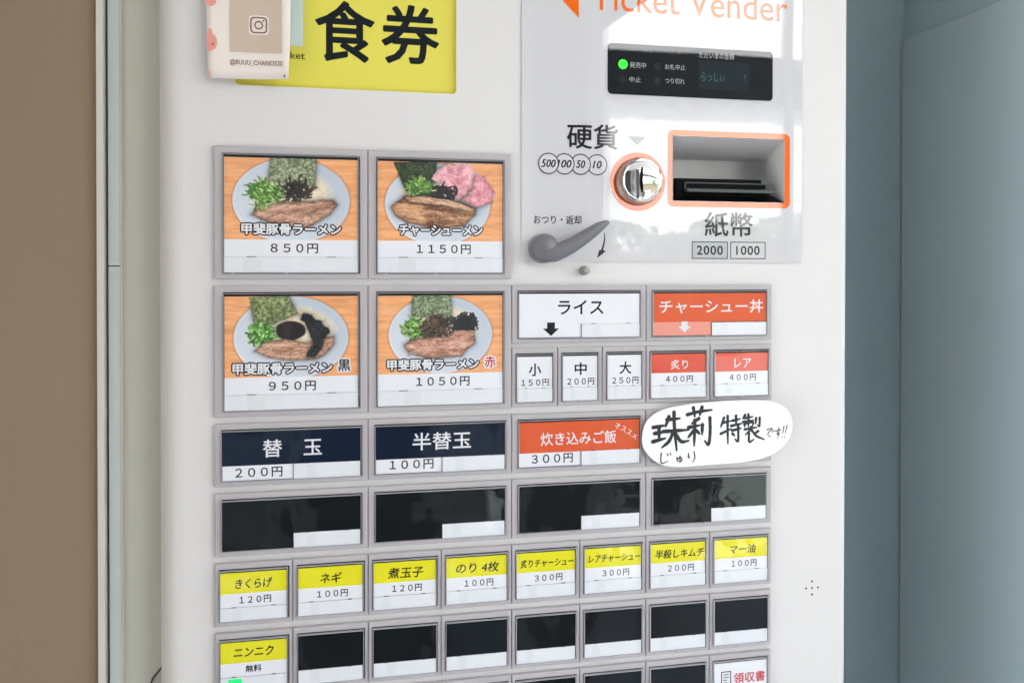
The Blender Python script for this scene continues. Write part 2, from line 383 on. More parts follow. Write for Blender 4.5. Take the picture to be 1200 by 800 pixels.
for k in range(2600):
    d = Vector((rg.gauss(0, 1), rg.gauss(0, 1), rg.gauss(0, 1))).normalized() * (rg.random() ** .4)
    c = Vector((d.x * 900, d.y * 900, 2500 + d.z * 700)); a = Vector((rg.gauss(0, 1), rg.gauss(0, 1), rg.gauss(0, 1))).normalized() * 55; b = a.orthogonal().normalized() * 30
    i = len(v); v += [c - a, c + b, c + a, c - b]; f.append((i, i + 1, i + 2, i + 3))
mb.add(v, f, 'leaf'); mb.build('crown', t)

t = empty('reflection_board', (2.40, -3.75, 0)); tag(t, 'blank grey-green folding board added outside to brighten button reflections', 'sandwich board')  # added board, lightens what the right-hand button covers reflect
for s_, a in ((1, R(12)), (-1, R(-12))):
    mb = MB(); mb.box(-300, 300, -10, 10, 0, 980, 'boardpaint'); mb.box(-320, -300.5, -14, 14, -5, 1000, 'post'); mb.box(300.5, 320, -14, 14, -5, 1000, 'post')
    o = mb.build('board', t, (0, s_ * .22, .012)); o.rotation_euler = (a, 0, 0)
t = empty('reflection_crate', (1.16, -4.0, 0)); tag(t, 'empty white plastic crate added outside for a bright reflection streak', 'crate')  # added crate, puts a bright streak into a button cover
mb = MB(); mb.box(-260, 260, -180, 180, 0, 12, 'facade')
mb.box(-260, 260, -180, -170, 12.1, 300, 'facade'); mb.box(-260, 260, 170, 180, 12.1, 300, 'facade'); mb.box(-260, -250, -169.9, 169.9, 12.1, 300, 'facade'); mb.box(250, 260, -169.9, 169.9, 12.1, 300, 'facade'); mb.build('tub', t)
for s_ in (-1, 1): mb = MB(); mb.box(-275, 275, s_ * 187 - 6, s_ * 187 + 6, 270, 305, 'facade'); mb.build('rim', t)
t = empty('reflection_plant', (1.42, -2.75, 0)); tag(t, 'leafy plant in a round pot added outside to show in reflections', 'potted plant')  # added plant, gives the covers an organic shape to reflect
mb = MB(); mb.tube([(0, 0, 0), (0, 0, 260), (0, 0, 300)], [110, 160, 165], 'kerb', 24); mb.build('pot', t)
mb = MB(); mb.tube([(0, 0, 290), (15, 5, 520), (-10, 10, 760)], [12, 9, 5], 'bark', 8); mb.build('stem', t)
mb = MB(); rg = random.Random(5); v = []; f = []
for k in range(160):
    c = Vector((rg.gauss(0, 120), rg.gauss(0, 120), rg.uniform(480, 980))); a = Vector((rg.gauss(0, 1), rg.gauss(0, 1), rg.gauss(-.2, .7))).normalized() * 75; b = a.orthogonal().normalized() * 26
    i = len(v); v += [c - a, c + b, c + a, c - b]; f.append((i, i + 1, i + 2, i + 3))
mb.add(v, f, 'leaf'); mb.build('leaves', t)
# ------------------------------------------------------------------ the ticket machine
MX = .2136
mach = empty('ticket_machine', (MX, .2, 0))
tag(mach, 'white ramen ticket vending machine with picture buttons, coin slot and note slot', 'ticket machine')
LOCX, LOCY, LOCZ = -MX, -.2, Z0
ml = Vector((LOCX, LOCY, LOCZ))                                  # machine-plane origin in the machine's own frame
CY = 3.0                                                         # cabinet face depth (mm)
XL, XR, ZT, ZB = -36.4, 466.0, 360, -1440
RAD = 17
# cabinet: face with openings + rounded vertical corners, sides, top, bottom
mb = MB()
bill_hole = [(321.2, 17.2), (410.3, 17.2), (410.3, -30.2), (321.2, -30.2)]
sign_hole = rr(13.5, 161.0, 41.0, 240, 3)
v, f = plate_data([[(XL + RAD, ZB), (XR - 7, ZB), (XR - 7, ZT), (XL + RAD, ZT)], bill_hole, sign_hole], CY)
mb.add(v, f, 'cabinet')
def corner(xc, r, sgn):
    v = []; f = []; n = 12
    for k in range(n + 1):
        a = R(90 * k / n); x = xc + sgn * r * math.sin(a); y = CY + r - r * math.cos(a)
        v += [(x, y, ZB), (x, y, ZT)]
    for k in range(n): f.append((2 * k, 2 * k + 1, 2 * k + 3, 2 * k + 2))
    xe = xc + sgn * r; b = len(v); v += [(xe, 445, ZB), (xe, 445, ZT)]; f.append((b - 2, b - 1, b + 1, b))
    mb.add(v, f, 'cabinet', True)
corner(XL + RAD, RAD, -1); corner(XR - 7, 7, 1)
for z in (ZB, ZT): mb.add([(XL + RAD, CY, z), (XR - 7, CY, z), (XR, CY + 7, z), (XR, 445, z), (XL, 445, z), (XL, CY + RAD, z)], [(0, 1, 2, 3, 4, 5)], 'side')
mb.add([(XL, 445, ZB), (XR, 445, ZB), (XR, 445, ZT), (XL, 445, ZT)], [(0, 1, 2, 3)], 'side')
mb.build('cabinet', mach, ml)
mb = MB(); mb.box(XL + 20, XR - 20, 30, 420, ZB - 60 + 1, ZB - 1, 'black'); mb.build('plinth', mach, ml)

# yellow sign, recessed behind its opening
sg = empty('yellow_sign', (0, 0, 0)); sg.parent = mach; sg.location = ml
sg.name = 'yellow_sign'; sg['label'] = 'yellow lit-panel sign reading 食券 meal ticket'
mb = MB(); v, f = plate_data([sign_hole], CY + 3.2); mb.add(v, f, 'sign')
n = len(sign_hole); mb.add([(x, CY, z) for x, z in sign_hole] + [(x, CY + 3.2, z) for x, z in sign_hole], [(k, (k + 1) % n, n + (k + 1) % n, n + k) for k in range(n)], 'sign')
mb.build('sign_face', sg)
SY = CY + 3.1
text_obj('lettering', sg, 'signink', '食', 85.0, 81.0, 38.5, 40.0, SY, weight=.022)
text_obj('lettering', sg, 'signink', '券', 129.5, 81.3, 38.5, 39.4, SY, weight=.022)
mb = MB(); mb.quad(20, 57.3, 69.4, 140, SY, 'palepatch'); mb.build('pale_patch', sg)
text_obj('caption', sg, 'ink', 'Meal Ticket', 40.5, 63.0, 35.6, 4.6, SY, weight=.004)

# printed acrylic panel: backing print, prints, clear sheet
pp = empty('payment_panel', (0, 0, 0)); pp.parent = mach; pp.location = ml; pp['label'] = 'glossy printed payment panel with orange outlines'
coin_c = (294.0, -17.0)
outer = [(207.5, -75.0), (425.0, -75.6), (425.0, 232), (207.5, 232)]
mb = MB(); add_plate(mb, 'printed', [outer, bill_hole, circ(*coin_c, 15.5)], 2.2); mb.build('backing', pp)
mb = MB(); PY = 2.0
add_plate(mb, 'ring', [rr(317.2, 415.2, -34.6, 21.6, 4.5), [(320.9, -30.5), (410.6, -30.5), (410.6, 17.5), (320.9, 17.5)]], PY)
mb.build('note_slot_outline', pp)
mb = MB(); add_plate(mb, 'ring', [circ(*coin_c, 21.2, 64), circ(*coin_c, 16)], PY); mb.build('coin_slot_outline', pp)
mb = MB(); mb.add([(249.3, PY, 164), (249.3, PY, 99.0), (194 + 22, PY, 131.5)], [(0, 1, 2)], 'ring'); mb.build('arrow_mark', pp)
text_obj('panel_title', pp, 'ring', 'Ticket Vender', 335.6, 115.6, 154, 20, PY, weight=-.002)
text_obj('coin_word', pp, 'ink', '硬貨', 259.6, 14.6, 37.6, 17.4, PY, weight=.018)
text_obj('note_word', pp, 'softink', '紙幣', 365.6, -47.2, 38.2, 17.7, PY, weight=.016)
text_obj('return_word', pp, 'ink', 'おつり・返却', 233.8, -45.3, 35.1, 6.2, PY, weight=.012)
for i, (x, s_) in enumerate(((263.2, '10'), (250.8, '50'), (238.7, '100'), (227.0, '500'))):
    y = PY - .06 * i; mb = MB(); add_plate(mb, 'printed', [circ(x, -5.5, 6.9)], y - .01)
    add_plate(mb, 'ink', [circ(x, -5.5, 7.6), circ(x, -5.5, 6.85)], y - .02)
    add_text(mb, 'ink', s_, x - .1, -5.5, 10.6 if len(s_) == 3 else 6.6, 5.4, y - .03, weight=.05, ital=.25); mb.build('coin_mark', pp)
for x, s_, wd in ((350.5, '2000', 20.5), (381.1, '1000', 18.8)):
    mb = MB(); add_plate(mb, 'ink', [[(x - 14.3, -72.8), (x + 14.3, -72.8), (x + 14.3, -60), (x - 14.3, -60)], [(x - 13.7, -72.2), (x + 13.7, -72.2), (x + 13.7, -60.6), (x - 13.7, -60.6)]], PY)
    mb.quad(x - 13.7, x + 13.7, -72.2, -60.6, PY + .05, mat('note_mark_fill', (.52, .55, .58), .5) if x < 360 else MAT['printed'])
    add_text(mb, 'ink', s_, x, -66.4, wd, 6.6, PY - .02, weight=.02, space=1.1); mb.build('note_mark', pp)
mb = MB(); mb.add([(286.3, PY, 15.8), (300.3, PY, 15.8), (293.6, PY, 9.6)], [(0, 1, 2)], 'greytri'); mb.build('pointer_mark', pp)
mb = MB()                                                       # curved return arrow
arc = [(268.6, -54.2), (268.9, -58), (268.4, -62), (267.2, -66), (266.2, -69.5)]
v = []; f = []
for k, (x, z) in enumerate(arc): w_ = .45 + .25 * k; v += [(x - w_ * .6, PY, z), (x + w_ * .6, PY, z)]
for k in range(len(arc) - 1): f.append((2 * k, 2 * k + 1, 2 * k + 3, 2 * k + 2))
mb.add(v, f, 'ink'); mb.add([(263.2, PY, -72.6), (270.0, PY - .01, -67.3), (264.8, PY - .01, -66.6)], [(0, 1, 2)], 'ink'); mb.build('turn_arrow', pp)

# display
dp = empty('status_display', (0, 0, 0)); dp.parent = mach; dp.location = ml; dp['label'] = 'black status display with a green lamp lit'
mb = MB(); add_plate(mb, 'display', [rr(270.9, 400.8, 45.8, 82.6, 3.2)], PY - .1); mb.build('display_face', dp)
for x, z, s_ in ((282.5, 67.6, 'led_on'), (282.5, 56.9, 'led_off'), (308.8, 67.3, 'led_off'), (308.8, 57, 'led_off')):
    mb = MB(); add_plate(mb, s_, [circ(x, z, 3.5 if s_ == 'led_on' else 2.8, 24)], PY - .2); o = mb.build('lamp', dp)
    if s_ == 'led_on': o['label'] = 'lit green lamp'
for s_, x, z, wd, ht in (('発売中', 293.9, 67.5, 12.4, 4.2), ('中止', 291.7, 57.0, 8.7, 4.0), ('お札中止', 322.7, 67.5, 15.9, 4.0), ('つり切れ', 322.5, 57.2, 15.3, 4.0), ('ただいまの金額', 355.4, 77.3, 28, 4.2)):
    text_obj('lettering', dp, 'dimink', s_, x, z, wd, ht, PY - .2, weight=.003)
mb = MB(); mb.quad(341.2, 381.8, 52.4, 73.2, PY - .15, 'lcd'); add_text(mb, 'lcdtext', 'らっしぃ', 352.5, 61.6, 18.3, 6.4, PY - .2, weight=.004)
add_text(mb, 'lcdtext', '!', 378.2, 62.4, .9, 4.4, PY - .2); mb.build('lcd_window', dp)

mb = MB(); add_plate(mb, 'sheet', [outer, bill_hole, circ(*coin_c, 17.3)], 1.72); mb.build('clear_sheet', pp)

# note slot recess
ns = empty('note_slot', (0, 0, 0)); ns.parent = mach; ns.location = ml
F = [(321.2, 1.2, -30.2), (410.3, 1.2, -30.2), (410.3, 1.2, 17.2), (321.2, 1.2, 17.2)]
B_ = [(326, 44, -28.0), (414.5, 44, -28.0), (414.5, 44, 7.0), (326, 44, 7.0)]
B_ = [(327, 42, -28), (413.6, 42, -28), (413.6, 42, 5.4), (327, 42, 5.4)]
mb = MB(); mb.add(F + B_, [(0, 1, 5, 4), (1, 2, 6, 5), (2, 3, 7, 6), (3, 0, 4, 7), (4, 5, 6, 7)], 'recess'); mb.build('recess', ns)
mb = MB()
mb.add([(321.9, 1.5, -29.9), (409.8, 1.5, -29.9), (404, 41.5, -13), (327.2, 41.5, -13), (321.9, 1.5, -31), (409.8, 1.5, -31)], [(0, 1, 2, 3)], 'black')
mb.box(327.5, 397, 12, 41, -29.5, -12.4, 'black'); mb.box(397.1, 401, 12, 41, -26.5, -15.2, 'black'); mb.build('note_mouth', ns)
mb = MB(); add_plate(mb, 'lip', [rr(333, 404, -23.4, -20.6, .8)], 4, 12, .4); mb.build('lip', ns)
mb = MB(); mb.quad(335.5, 400, -20.4, -15.8, 11.7, 'black'); mb.frame((334.4, 401.2, -20.6, -15.3), (335.4, 400.2, -20.4, -16.1), 11.2, 11.9, 'lip'); mb.build('mouth_opening', ns)

# coin slot
cs = empty('coin_slot', (0, 0, 0)); cs.parent = mach; cs.location = ml; cs['label'] = 'round chrome coin slot with vertical slit'
mb = MB(); mb.lathe(coin_c, [(17.2, 3), (17.2, -1), (16.6, -2), (16.0, -5.6)], 'chrome_side'); mb.build('collar', cs)
mb = MB(); prof = [(16.0, -5.6), (15.9, -6.6), (15.2, -7.4), (14.3, -7.5), (13.6, -7.1), (13.3, -6.6), (11, -7.2), (8, -7.7), (4, -8.05), (.6, -8.15)]
mb.lathe(coin_c, prof, 'chrome', 64); mb.build('face', cs)
mb = MB(); pts = [(293.9 - .9 * (1 - ((z_ - 0) / 9) ** 2), -7.75 - .45 * (1 - (z_ / 9) ** 2), -16.6 + z_) for z_ in (-9, -7, -4, 0, 4, 7, 9)]
mb.tube(pts, [.6, 1.05, 1.25, 1.3, 1.2, 1.0, .6], 'black', 10, squash=.5); mb.build('slit', cs)

# return lever
lv = empty('return_lever', (0, 0, 0)); lv.parent = mach; lv.location = ml; lv['label'] = 'grey curved coin return lever'
mb = MB(); hc = (222.6, -66.0)
mb.lathe(hc, [(10.4, 2.5), (10.4, -3.5), (10.1, -6.4), (9.2, -8.4), (7.2, -9.9), (4, -10.6), (.5, -10.8)], 'lever', 40); mb.build('hub', lv)
mb = MB(); P_ = [(222.5, -69.5), (229, -69.3), (236, -66.6), (243, -63.0), (250, -58.6), (256.5, -54.2), (262, -50.4), (266.5, -47.9), (268.6, -47.2)]
W_ = [6.2, 6.4, 5.9, 5.4, 4.9, 4.4, 3.6, 2.2, .9]
mb.tube([(x, -7.2 - .25 * k, z) for k, (x, z) in enumerate(P_)], W_, 'lever', 20, squash=.62); mb.build('arm', lv)
mb = MB(); mb.lathe((253.2, -81.6), [(3.3, 3), (3.3, 1), (2.5, .6), (2.5, -5), (2.1, -5.8), (.4, -6.0)], 'knob', 24); mb.build('lock_knob', mach, ml)
mb = MB()
for dx, dz in ((0, 0), (5, 0), (-5, 0), (0, 5), (0, -5)): add_plate(mb, 'black', [circ(435.6 + dx, -323.9 + dz, .8, 12)], CY - .05)
mb.build('speaker_hole', mach, ml)

# ---- the pictures: painted in numpy on a fine mesh, one colour per vertex
GW, GH = 300, 190
rng = np.random.default_rng(5)
def vnoise(u, v, s, seed):
    g = np.random.default_rng(seed).random((64, 64)); x = (u * s) % 63; y = (v * s) % 63
    i = np.floor(x).astype(int); j = np.floor(y).astype(int); a = x - i; b = y - j; a = a * a * (3 - 2 * a); b = b * b * (3 - 2 * b)
    i2 = (i + 1) % 64; j2 = (j + 1) % 64
    return (g[j, i] * (1 - a) + g[j, i2] * a) * (1 - b) + (g[j2, i] * (1 - a) + g[j2, i2] * a) * b
def fbm(u, v, s, seed): return sum(vnoise(u, v, s * 2 ** k, seed + k) * .5 ** (k + 1) for k in range(4)) / .9375
def C3(h): return np.array([int(h[i:i + 2], 16) / 255 for i in (0, 2, 4)])
def inpoly(x, y, P):
    r = np.zeros(x.shape, bool); n = len(P)
    for k in range(n):
        x0, y0 = P[k]; x1, y1 = P[(k + 1) % n]
        if y0 == y1: continue
        c = ((y0 > y) != (y1 > y)) & (x < (x1 - x0) * (y - y0) / (y1 - y0) + x0); r ^= c
    return r
def pdist(x, y, P):
    d = np.full(x.shape, 1e9); n = len(P)
    for k in range(n):
        a = np.array(P[k], float); b = np.array(P[(k + 1) % n], float); e = b - a; L = max((e @ e), 1e-9)
        t = np.clip(((x - a[0]) * e[0] + (y - a[1]) * e[1]) / L, 0, 1); d = np.minimum(d, np.hypot(x - a[0] - t * e[0], y - a[1] - t * e[1]))
    return d
def paint(spec, seed):
    """spec coordinates in a 670 x 427 picture, y down"""
    X, Y = np.meshgrid(np.linspace(0, 670, GW), np.linspace(0, 427, GH)); u, v = X / 670, Y / 670
    img = np.ones((GH, GW, 3))
    wood = fbm(u * 2.5, v * 38, 1, seed)[..., None]; fine = fbm(u * 8, v * 90, 1, seed + 9)[..., None]
    img = C3('f6bd8c') * (1 - wood) + C3('e59a62') * wood; img = img * (.9 + .2 * fine)
    def over(mask, col):
        nonlocal img; mk = np.clip(mask, 0, 1)[..., None]; img = img * (1 - mk) + col * mk
    def wx(a, s=14, k=0): return a + (fbm(u, v, 22, seed + 20 + k) - .5) * s
    cx, cy, rx, ry = spec['bowl']
    d = np.hypot((X - cx) / rx, (Y - cy) / ry); ang = np.arctan2(Y - cy, X - cx)
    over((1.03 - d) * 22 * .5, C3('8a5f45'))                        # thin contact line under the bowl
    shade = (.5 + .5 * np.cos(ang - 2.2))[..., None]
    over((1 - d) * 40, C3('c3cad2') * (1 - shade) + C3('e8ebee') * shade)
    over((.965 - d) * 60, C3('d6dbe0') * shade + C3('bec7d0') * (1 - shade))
    sx, sy, srx, sry = spec['soup']; ds = np.hypot((wx(X, 26) - sx) / srx, (wx(Y, 26, 3) - sy) / sry)
    over((1 - ds) * 4, C3('e9dcc0') * (.92 + .14 * fbm(u, v, 30, seed)[..., None]))
    MEAT = (['f0cdb2', 'e2b393', '7c5240', '5c3a2b', 'c69474', 'f6dfca'])
    HAM = ['f7d7d6', 'e9aeb2', 'cf8088', 'fbe9e6', 'b9646c']
    WEED = ['d3d8b8', '8d9a6a', '3a4727', '20291a', '55643c']
    DW = ['59693f', '1a2212', '39482a', '0f150c', '738455']
    def poly(P, base, dark, s=60, st=1, jag=14, edge='', ew=7, fib=None):
        xx, yy = wx(X, jag, 5), wx(Y, jag, 8); ins = inpoly(xx, yy, P); dd = pdist(xx, yy, P)
        a = np.where(ins, np.clip(dd / 1.6, 0, 1), 0)
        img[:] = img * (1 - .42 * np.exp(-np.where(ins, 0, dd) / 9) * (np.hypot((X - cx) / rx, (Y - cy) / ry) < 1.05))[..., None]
        if fib:
            ca, sa = math.cos(fib[0]), math.sin(fib[0]); p = (X * ca + Y * sa) / 670; q = (-X * sa + Y * ca) / 670
            nn = fbm(p * fib[1], q * fib[2], 1, seed + 31)
        else: nn = fbm(u, v, s, seed + 31)
        nn = np.clip((nn - .5) * 2.4 * st + .5, 0, 1)[..., None]
        col = C3(base) * (1 - nn) + C3(dark) * nn
        if edge:
            e = np.clip(1 - dd / ew, 0, 1)[..., None] * (.4 + .6 * fbm(u, v, 40, seed + 2)[..., None]); col = col * (1 - e) + C3(edge) * e
        vol = np.clip(dd / 26, 0, 1) * .16 - .10 + (fbm(u, v, 14, seed + 77) - .5) * .22      # volume shading, darker at the edge, plus random unevenness
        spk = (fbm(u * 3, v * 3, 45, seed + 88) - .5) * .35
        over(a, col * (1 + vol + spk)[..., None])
        if fib:
            gl_ = np.clip((fbm(u * 2, v * 5, 40, seed + 99) - .62) * 6, 0, 1) * .5; over(a * gl_, C3('f4e2cc'))
    def fibres(P, ang, cols, n, ln, wd, al, sd):
        """short streaks laid inside an outline: meat grain, weed flecks"""
        g = np.random.default_rng(seed + sd); ins = inpoly(X, Y, P) & (pdist(X, Y, P) > 4)
        x0, x1 = min(p[0] for p in P), max(p[0] for p in P); y0, y1 = min(p[1] for p in P), max(p[1] for p in P)
        for k in range(n):
            px, py = g.uniform(x0, x1), g.uniform(y0, y1); a = (g.uniform(-1.6, 1.6) if ang is None else ang + g.normal() * .16); L = ln * g.uniform(.4, 1.3)
            ex, ey = L * math.cos(a), L * math.sin(a); m = L + 6
            i0, i1 = int(max(0, (px - m) / 670 * GW)), int(min(GW, (px + m) / 670 * GW + 1)); j0, j1 = int(max(0, (py - m) / 427 * GH)), int(min(GH, (py + m) / 427 * GH + 1))
            if i1 <= i0 or j1 <= j0: continue
            xs_, ys_ = X[j0:j1, i0:i1] - px, Y[j0:j1, i0:i1] - py; tt = np.clip((xs_ * ex + ys_ * ey) / (L * L), 0, 1)
            mk = (np.clip((wd * g.uniform(.5, 1.2) - np.hypot(xs_ - ex * tt, ys_ - ey * tt)) / 1.4 + .5, 0, 1) * al * g.uniform(.4, 1) * ins[j0:j1, i0:i1])[..., None]
            img[j0:j1, i0:i1] = img[j0:j1, i0:i1] * (1 - mk) + C3(cols[g.integers(len(cols))]) * mk
    def strokes(c, r, cols, n, ln, wd, sd, curv=0.):
        g = np.random.default_rng(seed + sd)
        for k in range(n):
            t = g.random() * 6.283; q = g.random() ** .6; px, py = c[0] + r[0] * q * math.cos(t), c[1] + r[1] * q * math.sin(t)
            a = g.random() * 6.283; L = ln * (.5 + g.random()); cv = (g.random() - .5) * curv
            pts = [(px, py)]
            for j in range(5): pts.append((pts[-1][0] + L / 5 * math.cos(a), pts[-1][1] + L / 5 * math.sin(a))); a += cv
            x0, x1 = min(p[0] for p in pts) - 8, max(p[0] for p in pts) + 8; y0, y1 = min(p[1] for p in pts) - 8, max(p[1] for p in pts) + 8
            i0, i1 = int(max(0, x0 / 670 * GW)), int(min(GW, x1 / 670 * GW + 1)); j0, j1 = int(max(0, y0 / 427 * GH)), int(min(GH, y1 / 427 * GH + 1))
            if i1 <= i0 or j1 <= j0: continue
            xs_, ys_ = X[j0:j1, i0:i1], Y[j0:j1, i0:i1]; dd = np.full(xs_.shape, 1e9)
            for (ax, ay), (bx, by) in zip(pts, pts[1:]):
                ex, ey = bx - ax, by - ay; Lq = ex * ex + ey * ey + 1e-6; tt = np.clip(((xs_ - ax) * ex + (ys_ - ay) * ey) / Lq, 0, 1)
                dd = np.minimum(dd, np.hypot(xs_ - ax - tt * ex, ys_ - ay - tt * ey))
            mk = np.clip((wd - dd) / 1.6 + .5, 0, 1)[..., None]; c_ = C3(cols[g.integers(len(cols))]) * (.75 + .35 * g.random())
            hl = np.clip(1 - dd / (wd * .6), 0, 1)[..., None] * .18
            img[j0:j1, i0:i1] = img[j0:j1, i0:i1] * (1 - mk) + (c_ + hl) * mk
    for it in spec['items']:
        k = it[0]
        if k == 'poly':
            poly(*it[1:-1], **it[-1]); P_ = it[1]
            if it[-1].get('fib'): fibres(P_, it[-1]['fib'][0], MEAT, 420, 34, 2.0, .55, 61); fibres(P_, None, ['3e2418', 'fff0de', '8a5a44'], 170, 5, 2.0, .6, 62)
            elif it[2] in ('ecb9bd', 'e2a4ab'): fibres(P_, None, HAM, 420, 20, 2.2, .5, 63)
            elif it[2] in ('262729', '303133'): fibres(P_, None, ['55595c', '0a0a0b', '3a3d40', '8a9094'], 160, 9, 2.0, .5, 64)
            else: fibres(P_, None, DW if it[2] == '4c5b39' else WEED, 900, 6, 1.9, .7, 65)
        elif k == 'strokes': strokes(*it[1:])
        elif k == 'disc':
            _, c, r, base, dark, edge = it; q = np.hypot((wx(X, 8) - c[0]) / r[0], (wx(Y, 8, 4) - c[1]) / r[1])
            over((1.12 - q) * 9, C3(edge)); over((1.05 - q) * 14, C3('5a4a3e')); nn = fbm(u, v, 60, seed + 7)[..., None]; over((1 - q) * 14, C3(base) * (1 - nn) + C3(dark) * nn)
    k_ = np.array([.25, .5, .25])                                   # print and lens softness
    for ax in (0, 1):
        p_ = np.pad(img, [(1, 1) if i == ax else (0, 0) for i in range(3)], 'edge'); n2 = img.shape[ax]
        img = sum(k_[j] * np.take(p_, range(j, j + n2), ax) for j in range(3))
    img = (img - .5) * 1.08 + .5
    img += (rng.random(img.shape[:2])[..., None] - .5) * .05
    return np.clip(img, 0, 1)
pic_mat = bpy.data.materials.new('photo_print'); pic_mat.use_nodes = True
n_ = pic_mat.node_tree.nodes; at = n_.new('ShaderNodeAttribute'); at.attribute_name = 'print'
pic_mat.node_tree.links.new(at.outputs['Color'], n_['Principled BSDF'].inputs['Base Color']); n_['Principled BSDF'].inputs['Roughness'].default_value = .6
def picture_mesh(img, x0, x1, z0, z1, y):
    h, w_ = img.shape[:2]; xs, zs = np.meshgrid(np.linspace(x0, x1, w_), np.linspace(z1, z0, h))
    co = np.stack([xs, np.full(xs.shape, y), zs], -1).reshape(-1, 3) * MM
    i = np.arange(h * w_).reshape(h, w_); q = np.stack([i[1:, :-1], i[1:, 1:], i[:-1, 1:], i[:-1, :-1]], -1).reshape(-1, 4)
    me = bpy.data.meshes.new('food_picture'); me.vertices.add(len(co)); me.vertices.foreach_set('co', co.ravel())
    me.loops.add(q.size); me.loops.foreach_set('vertex_index', q.ravel()); me.polygons.add(len(q)); me.polygons.foreach_set('loop_start', np.arange(len(q)) * 4)
    me.update(); me.validate()
    lin = np.where(img <= .04045, img / 12.92, ((img + .055) / 1.055) ** 2.4)
    ca = me.color_attributes.new('print', 'FLOAT_COLOR', 'POINT'); ca.data.foreach_set('color', np.concatenate([lin.reshape(-1, 3), np.ones((h * w_, 1))], 1).ravel().astype('f'))
    me.materials.append(pic_mat); return me
GREENS = ['4d7a26', '6a9638', '335a1a', '8fae5c', '447a2a', 'b9cf8e']
DARKS = ['1c1812', '2c2318', '120f0c', '3a2d20']
PIC = [
 dict(bowl=(335, 222, 298, 225), soup=(345, 190, 215, 150), items=[
   ('poly', [(235, -8), (460, -8), (452, 147), (335, 135), (215, 117)], 'b9bfa0', '6c7757', dict(s=75, st=1.3, jag=6, edge='59633f', ew=4)),
   ('strokes', (350, 168), (88, 36), DARKS, 110, 40, 4, 1, .9), ('strokes', (200, 182), (78, 58), GREENS, 260, 28, 3.6, 2, .5),
   ('poly', [(133, 295), (180, 250), (300, 232), (545, 212), (568, 240), (530, 290), (440, 350), (360, 372), (210, 335)], 'c79f86', '8a5f4c', dict(jag=12, edge='5e3c2b', ew=15, fib=(-.12, 5, 34), st=1.2)),
   ('strokes', (200, 225), (60, 22), GREENS, 26, 34, 3.5, 4, .4)]),
 dict(bowl=(320, 228, 286, 222), soup=(325, 200, 225, 150), items=[
   ('poly', [(80, 5), (312, -8), (306, 105), (150, 168)], '4c5b39', '202a1a', dict(s=80, st=1.3, jag=6, edge='1d2515', ew=4)),
   ('poly', [(275, 90), (330, 30), (390, 5), (480, 0), (530, 50), (540, 110), (490, 170), (430, 205), (380, 160), (330, 115)], 'ecb9bd', 'cf8790', dict(jag=26, s=26, st=1.2, edge='f3d3cf', ew=8)),
   ('poly', [(440, 205), (500, 150), (520, 60), (575, 70), (638, 160), (610, 205), (550, 240), (480, 228)], 'e2a4ab', 'bf6f79', dict(jag=18, s=30, st=1.1, edge='b98078', ew=5)),
   ('strokes', (335, 172), (80, 44), ['17100f', '2a1d1c', '0f0b0b'], 150, 34, 4, 1, .9), ('strokes', (222, 138), (56, 42), GREENS, 170, 26, 3.6, 2, .5),
   ('poly', [(66, 243), (140, 190), (240, 182), (400, 205), (525, 250), (520, 282), (460, 345), (300, 362), (155, 330), (90, 290)], 'c3946a', '6f4327', dict(jag=12, edge='3c2415', ew=12, fib=(.10, 6, 30), st=1.5)),
   ('poly', [(140, 192), (240, 184), (400, 206), (520, 250), (500, 262), (330, 232), (170, 218)], 'e0bf98', 'b98a62', dict(jag=10, fib=(.12, 5, 30), st=1))]),
 dict(bowl=(333, 220, 292, 222), soup=(350, 190, 225, 150), items=[
   ('poly', [(120, 3), (318, -4), (363, 92), (238, 148), (150, 155)], 'a4a878', '5e6a37', dict(s=60, st=1.4, jag=8, edge='4a5528', ew=4)),
   ('strokes', (188, 205), (70, 52), ['33751f', '529434', '24551a', '7cb056', 'a8cc88'], 200, 20, 4.5, 2, .5),
   ('poly', [(385, 95), (430, 105), (470, 135), (490, 140), (525, 200), (500, 240), (490, 290), (430, 330), (405, 320), (440, 240), (420, 180), (390, 135)], '262729', '0d0d0f', dict(jag=34, s=40, st=1)),
   ('disc', (328, 182), (74, 50), '2a201a', '15100e', 'b7a48f'),
   ('poly', [(148, 290), (188, 245), (308, 228), (400, 250), (450, 235), (548, 215), (550, 255), (490, 325), (340, 345), (220, 325)], 'd3a88c', '9d6e56', dict(jag=12, edge='6e452f', ew=13, fib=(-.05, 5, 32), st=1.1)),
   ('poly', [(455, 225), (495, 240), (480, 285), (440, 325), (408, 318), (425, 270)], '303133', '111213', dict(jag=24, s=40, st=1))]),
 dict(bowl=(335, 215, 282, 215), soup=(345, 190, 210, 150), items=[
   ('poly', [(178, -5), (385, -5), (396, 130), (180, 114)], 'a9b291', '5c6c4c', dict(s=80, st=1.4, jag=6, edge='4c5b3c', ew=4)),
   ('strokes', (190, 178), (56, 52), GREENS + ['8cc858'], 190, 24, 3.8, 2, .5), ('strokes', (312, 175), (80, 52), ['4a3626', '2f2418', '5c4630', '1e1812'], 210, 28, 3.6, 1, .8),
   ('strokes', (462, 150), (64, 42), ['17181a', '232527', '0e0f10'], 200, 24, 4, 5, .8),
   ('poly', [(137, 270), (180, 238), (300, 228), (375, 225), (400, 195), (515, 190), (520, 262), (440, 335), (280, 345), (160, 318)], 'd1a38e', '9a6857', dict(jag=14, edge='6a4434', ew=13, fib=(-.08, 5, 30), st=1.2))]),
]

